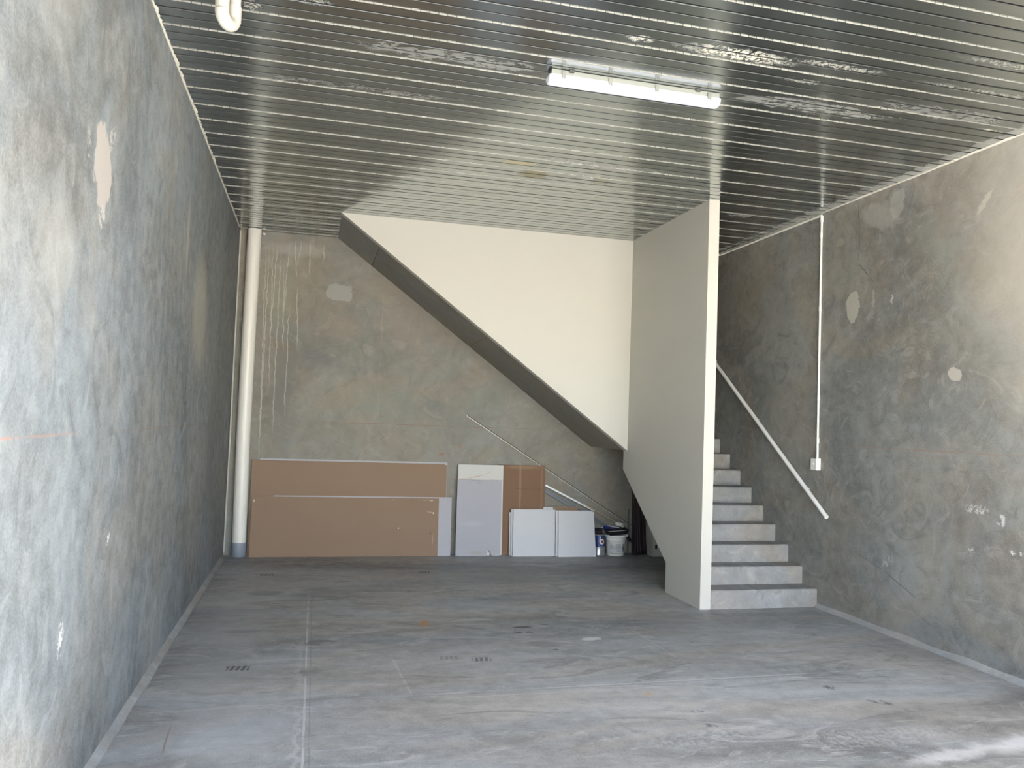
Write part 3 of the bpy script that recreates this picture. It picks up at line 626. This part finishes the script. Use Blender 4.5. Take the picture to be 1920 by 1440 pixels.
# paint roller on a pole
rl = thing('paint_roller', (4.0, 9.9, .37), 'paint roller with a white sleeve on a wooden pole, resting on the black tray', 'roller')
MB().tube([(3.50, 9.925, .672), (4.00, 9.90, .412)], .0085, 12).build('pole', M_wood, rl)
sl_ = MB(); c0 = Vector((3.985, 9.915, .405)); dv = Vector((.055, -.10, -.012)); d1 = dv.normalized()
sl_.tube([c0, c0 + dv], .026, 24, caps=False)
q1 = c0 + dv
nn = 24; e_ = Vector((0, 0, 1)); e_ = (e_ - d1 * e_.dot(d1)).normalized(); w_ = d1.cross(e_)
for cen, fl_ in ((q1, False), (c0, True)):
    ro = [cen + (e_ * math.cos(2 * math.pi * i / nn) + w_ * math.sin(2 * math.pi * i / nn)) * .026 for i in range(nn)]
    ri = [cen + (e_ * math.cos(2 * math.pi * i / nn) + w_ * math.sin(2 * math.pi * i / nn)) * .014 for i in range(nn)]
    sl_.add(ro + ri, [(i, (i + 1) % nn, nn + (i + 1) % nn, nn + i) if not fl_ else (nn + i, nn + (i + 1) % nn, (i + 1) % nn, i) for i in range(nn)])
M_sleeve = plain('roller_sleeve', (.72, .72, .68), .9, bump=.3)
sl_.build('sleeve', M_sleeve, rl)
MB().tube([c0 + d1 * .004, q1 - d1 * .006], .0135, 16).build('core', M_steel, rl)
MB().tube([(4.00, 9.90, .412), (3.97, 9.93, .42), c0 + d1 * .01], .004, 8).build('frame', M_steel, rl)

# ------------------------------------------------------------ bucket, paint tin and what lies on them
def cyl_strip(mb, cx, cy, r, a0, a1, z0, z1, mi=0, n=4, th=.0012, dz=0.):
    """small raised label patch on a cylinder; angles in degrees, -90 faces the camera side"""
    vs = []; 
    for k in range(n + 1):
        a = math.radians(a0 + (a1 - a0) * k / n); s_ = dz * k / n
        for rr, z in ((r + th, z0 + s_), (r + th, z1 + s_), (r - .001, z0 + s_), (r - .001, z1 + s_)): vs.append((cx + rr * math.cos(a), cy + rr * math.sin(a), z))
    fs = []
    for k in range(n):
        o = 4 * k; fs += [(o, o + 4, o + 5, o + 1), (o + 1, o + 5, o + 7, o + 3), (o + 2, o + 6, o + 4, o)]
    fs += [(0, 1, 3, 2), (4 * n + 1, 4 * n, 4 * n + 2, 4 * n + 3)]
    return mb.add(vs, fs, mi)
bk = thing('bucket', (3.955, 9.885, 0), 'white plastic bucket with a printed label, under the black roller tray', 'bucket')
bx_, by_ = 3.962, 9.872
def br(z): return .112 + .020 * z / .27
prof = [(.0, .003), (.104, .003), (.110, .0), (br(.004), .004), (br(.20), .20), (br(.20) + .004, .203), (br(.21) + .004, .212), (br(.215), .215), (br(.235), .235), (br(.235) + .009, .238), (br(.26) + .011, .262), (br(.26) + .006, .268),
        (br(.26) - .004, .268), (br(.24) - .004, .24), (.100, .010), (0, .010)]
MB().lathe(prof, bx_, by_, 48).build('pail', M_white, bk)
M_ink = plain('dark_print', (.03, .035, .05), .6); M_ink2 = plain('grey_print', (.24, .25, .28), .6); M_label = plain('label_paper', (.60, .62, .66), .6)
lb = MB()
cyl_strip(lb, bx_, by_, .121, -150, -40, .055, .190, 0, 14, .0012)
lab = lb.build('label', M_label, bk)
tx = MB(); rr = random.Random(4)
for col0, col1 in ((-146, -118), (-110, -72)):
    z = .178
    for i in range(7):
        cyl_strip(tx, bx_, by_, .1225, col0, col0 + (col1 - col0) * rr.uniform(.7, 1), z - .0035, z, 0, 6); z -= .0125 + (.006 if i == 0 else 0)
for i in range(3): cyl_strip(tx, bx_, by_, .1225, -110 + 6 * i, -80 - 3 * i, .078 - i * .009, .0805 - i * .009, 0, 6)
tx.build('small_print', M_ink2, lab)
tx = MB()
cyl_strip(tx, bx_, by_, .1195, -148, -78, .036, .0395, 0, 12)
for a0, a1, z0, z1 in ((-64, -50, .178, .186), (-60, -49, .150, .168), (-64, -49, .136, .144), (-63, -56, .108, .128), (-60, -49, .100, .118), (-64, -50, .085, .092), (-58, -50, .066, .080)):
    cyl_strip(tx, bx_, by_, .1225, a0, a1, z0, z1, 0, 3)
tx.build('dark_print', M_ink, lab)
# wire bail hanging down the front, with its two ears
hp = []
for i in range(17):
    t = i / 16; a = math.radians(-168 + t * 148); hp.append((bx_ + (.132) * math.cos(a), by_ + .132 * math.sin(a), .215 - .118 * math.sin(math.pi * t) ** .8))
MB().tube(hp, .0018, 6).build('bail', M_ink2, bk)
for a in (-168, -20):
    a = math.radians(a); c_ = Vector((bx_ + .127 * math.cos(a), by_ + .127 * math.sin(a), .217)); MB().tube([c_, c_ + Vector((math.cos(a), math.sin(a), 0)) * .012], .011, 12).build('ear', M_white, bk)

pt = thing('paint_tin', (3.755, 9.93, 0), 'blue paint tin with a white letter b and red dot, beside the white bucket', 'paint tin')
tx_, ty_, tr = 3.744, 9.920, .082
M_tin = plain('bare_tin', (.42, .42, .45), .35, .7); M_tinblue = plain('tin_blue', (.012, .030, .16), .4); M_red = plain('tin_red', (.28, .012, .02), .5); M_sky = plain('tin_pale_blue', (.20, .30, .50), .5)
MB().lathe([(0, 0), (tr - .002, 0), (tr + .002, .003), (tr, .006), (tr, .085), (tr, .262), (tr + .002, .265), (tr + .002, .270), (tr - .008, .270), (tr - .010, .262), (0, .262)], tx_, ty_, 40).build('can', M_tin, pt)
tl_ = MB(); cyl_strip(tl_, tx_, ty_, tr, -178, -5, .105, .258, 0, 24, .001); tlo = tl_.build('label', M_tinblue, pt)
def wrap_poly(pts, rad, mi=0, mb=None):       # flat outline (s, z) wrapped on the tin, as a fan from its centroid
    mb = mb or MB(); c_ = (sum(q[0] for q in pts) / len(pts), sum(q[1] for q in pts) / len(pts)); 
    def W_(s_, z, rd): a = math.radians(-78) + s_ / rd; return (tx_ + rd * math.cos(a), ty_ + rd * math.sin(a), z)
    vs = [W_(*c_, rad)] + [W_(s_, z, rad) for s_, z in pts]; n_ = len(pts)
    return mb.add(vs, [(0, i + 1, (i + 1) % n_ + 1) for i in range(n_)], mi)
def ring(cx, cz, r0, r1, rad, mb):
    def W_(s_, z): a = math.radians(-78) + s_ / rad; return (tx_ + rad * math.cos(a), ty_ + rad * math.sin(a), z)
    n_ = 28; m_ = 5; vs = [W_(cx + r * math.cos(2 * math.pi * i / n_), cz + r * math.sin(2 * math.pi * i / n_)) for r in [r0 + (r1 - r0) * q / m_ for q in range(m_ + 1)] for i in range(n_)]
    return mb.add(vs, [(q * n_ + i, (q + 1) * n_ + i, (q + 1) * n_ + (i + 1) % n_, q * n_ + (i + 1) % n_) for q in range(m_) for i in range(n_)])
w = MB(); ring(.0, .178, .0, .037, tr + .0018, w); [wrap_poly([(a_, .175), (a_ + .005, .175), (a_ + .005, .250), (a_, .250)], tr + .0018, 0, w) for a_ in (-.037, -.032, -.027)]; w.build('letter_b', M_white, tlo)
w = MB(); ring(.002, .180, .0, .017, tr + .0030, w); w.build('red_dot', M_red, tlo)
w = MB(); 
for i in range(5): wrap_poly([(-.036 + i * .014, .112), (-.026 + i * .014, .112), (-.026 + i * .014, .128 - (i % 2) * .004), (-.036 + i * .014, .128)], tr + .0018, 0, w)
w.build('small_print', M_sky, tlo)

ctn = thing('paint_pot', (3.73, 9.93, .27), 'small black pot standing on the blue paint tin', 'pot')
MB().lathe([(0, .271), (.050, .271), (.055, .275), (.055, .330), (.058, .332), (.058, .340), (.050, .341), (.047, .325), (0, .325)], 3.738, 9.925, 28).build('body', M_black, ctn)
MB().lathe([(.0555, .292), (.0562, .293), (.0562, .308), (.0555, .309)], 3.738, 9.925, 28).build('band', M_dark, ctn)

# black roller tray on the bucket
ty0 = thing('roller_tray', (3.96, 9.87, .28), 'black plastic roller tray tilted on top of the white bucket', 'tray')
T = Matrix.Translation((3.968, 9.868, .283)) @ Matrix.Rotation(math.radians(-5), 4, 'Y') @ Matrix.Rotation(math.radians(4), 4, 'X')
tm = MB(); L, Wd = .150, .105
def ringr(l, w_, z): return [T @ Vector((sx * l, sy * w_, z)) for sx, sy in ((-1, -1), (1, -1), (1, 1), (-1, 1))]
rings = [ringr(L - .035, Wd - .02, .0), ringr(L - .004, Wd - .004, .052), ringr(L, Wd, .056), ringr(L - .006, Wd - .006, .056), ringr(L - .04, Wd - .025, .006)]
vs = [q for r in rings for q in r]; fs = [(i * 4 + k, i * 4 + (k + 1) % 4, (i + 1) * 4 + (k + 1) % 4, (i + 1) * 4 + k) for i in range(4) for k in range(4)]
tm.add(vs, fs + [(3, 2, 1, 0), (16, 17, 18, 19)]); tm.build('tray', M_black, ty0)
rim = MB(); rim.tube([T @ Vector((-L, -Wd, .058)), T @ Vector((L * .55, -Wd, .058))], .0035, 8); o = rim.build('painted_rim', M_sleeve, ty0); o['label'] = 'paint-splashed pale rim'

cl = thing('sealant_tube', (3.88, 9.87, .35), 'blue sealant cartridge with a red band lying on the black tray', 'tube')
a0 = Vector((3.775, 9.852, .362)); a1 = Vector((3.975, 9.862, .358)); dd = (a1 - a0)
MB().tube([a0, a0 + dd * .52], .019, 20).build('barrel', M_tinblue, cl)
MB().tube([a0 + dd * .521, a0 + dd * .70], .0192, 20).build('red_band', M_red, cl)
MB().tube([a0 + dd * .701, a0 + dd * .98], .0188, 20).build('barrel_end', M_tinblue, cl)
MB().tube([a0 - dd * .10, a0 - dd * .001], .006, 12).build('nozzle', M_sleeve, cl)
pk = MB(); rod(pk, (3.83, 9.832, .388), (4.00, 9.845, .360), .010, .004)
pko = pk.build('paint_scraper', M_bar); tag(pko, 'thin pale stick lying over the sealant cartridge on the tray', 'stick')

bb = thing('paint_brush', (4.13, 9.90, .2), 'dark brush with a pale ferrule hanging at the right side of the bucket', 'brush')
rod(MB(), (4.100, 9.93, .285), (4.150, 9.925, .235), .034, .012).build('ferrule', M_bar, bb)
rod(MB(), (4.150, 9.925, .235), (4.200, 9.93, .175), .040, .014).build('bristles', M_black, bb)
rod(MB(), (4.075, 9.935, .33), (4.100, 9.93, .285), .016, .010).build('handle', M_dark, bb)

# ------------------------------------------------------------ dark sheets and carton under the stairs
M_plum = plain('dark_plum_film', (.022, .014, .018), .35); M_plumedge = plain('plum_edge', (.095, .075, .080), .45)
spec = [(4.225, 4.205, .86, 0), (4.262, 4.222, .92, 1), (4.300, 4.240, .94, 1), (4.338, 4.258, .96, 0), (4.376, 4.276, .98, 1), (4.408, 4.294, 1.0, 0)]
names = ['leftmost of the dark plum sheets leaning under the stairs', 'second from the left of the dark plum sheets leaning under the stairs', 'third from the left of the dark plum sheets leaning under the stairs',
         'fourth from the left of the dark plum sheets leaning under the stairs', 'fifth from the left of the dark plum sheets, with a pale slanting edge', 'rightmost dark plum sheet, next to the white carton']
for i, (xb, xt, h, pale_) in enumerate(spec):
    a = math.atan2(xt - xb, h); T = Matrix.Translation((xb, 9.80 + .012 * i, 0.001)) @ Matrix.Rotation(a, 4, 'Y')
    mb = MB(); mb.box(-.0065, .0065, .004, .13 - .012 * i, .0, h)
    ob = mb.build('dark_sheet', M_plum); ob.matrix_world = T; tag(ob, names[i], 'sheet', 'dark plum sheets under the stairs')
    e = MB().box(-.0062 if pale_ else -.003, .0062 if pale_ else .001, 0, .0035, .05, h - .02).build('edge_strip', M_plumedge if pale_ else M_dark, ob); e.matrix_parent_inverse = Matrix.Identity(4)
lf = MB().box(4.172, 4.190, 9.960, 9.972, 0, .60)
tag(lf.build('metal_strip', M_blue), 'narrow blue-grey upright strip left of the dark plum sheets', 'metal strip')

bxo = thing('carton', (4.55, 9.75, 0), 'white carton with a small dark label, behind the partition under the stairs', 'box')
M_cart = plain('white_carton', (.52, .52, .48), .8, var=.04)
MB().bbox(4.426, 4.76, 9.720, 9.95, 0, .46, .003).build('body', M_cart, bxo)
MB().box(4.460, 4.49, 9.7185, 9.7205, .10, .155).build('label', M_ink, bxo)
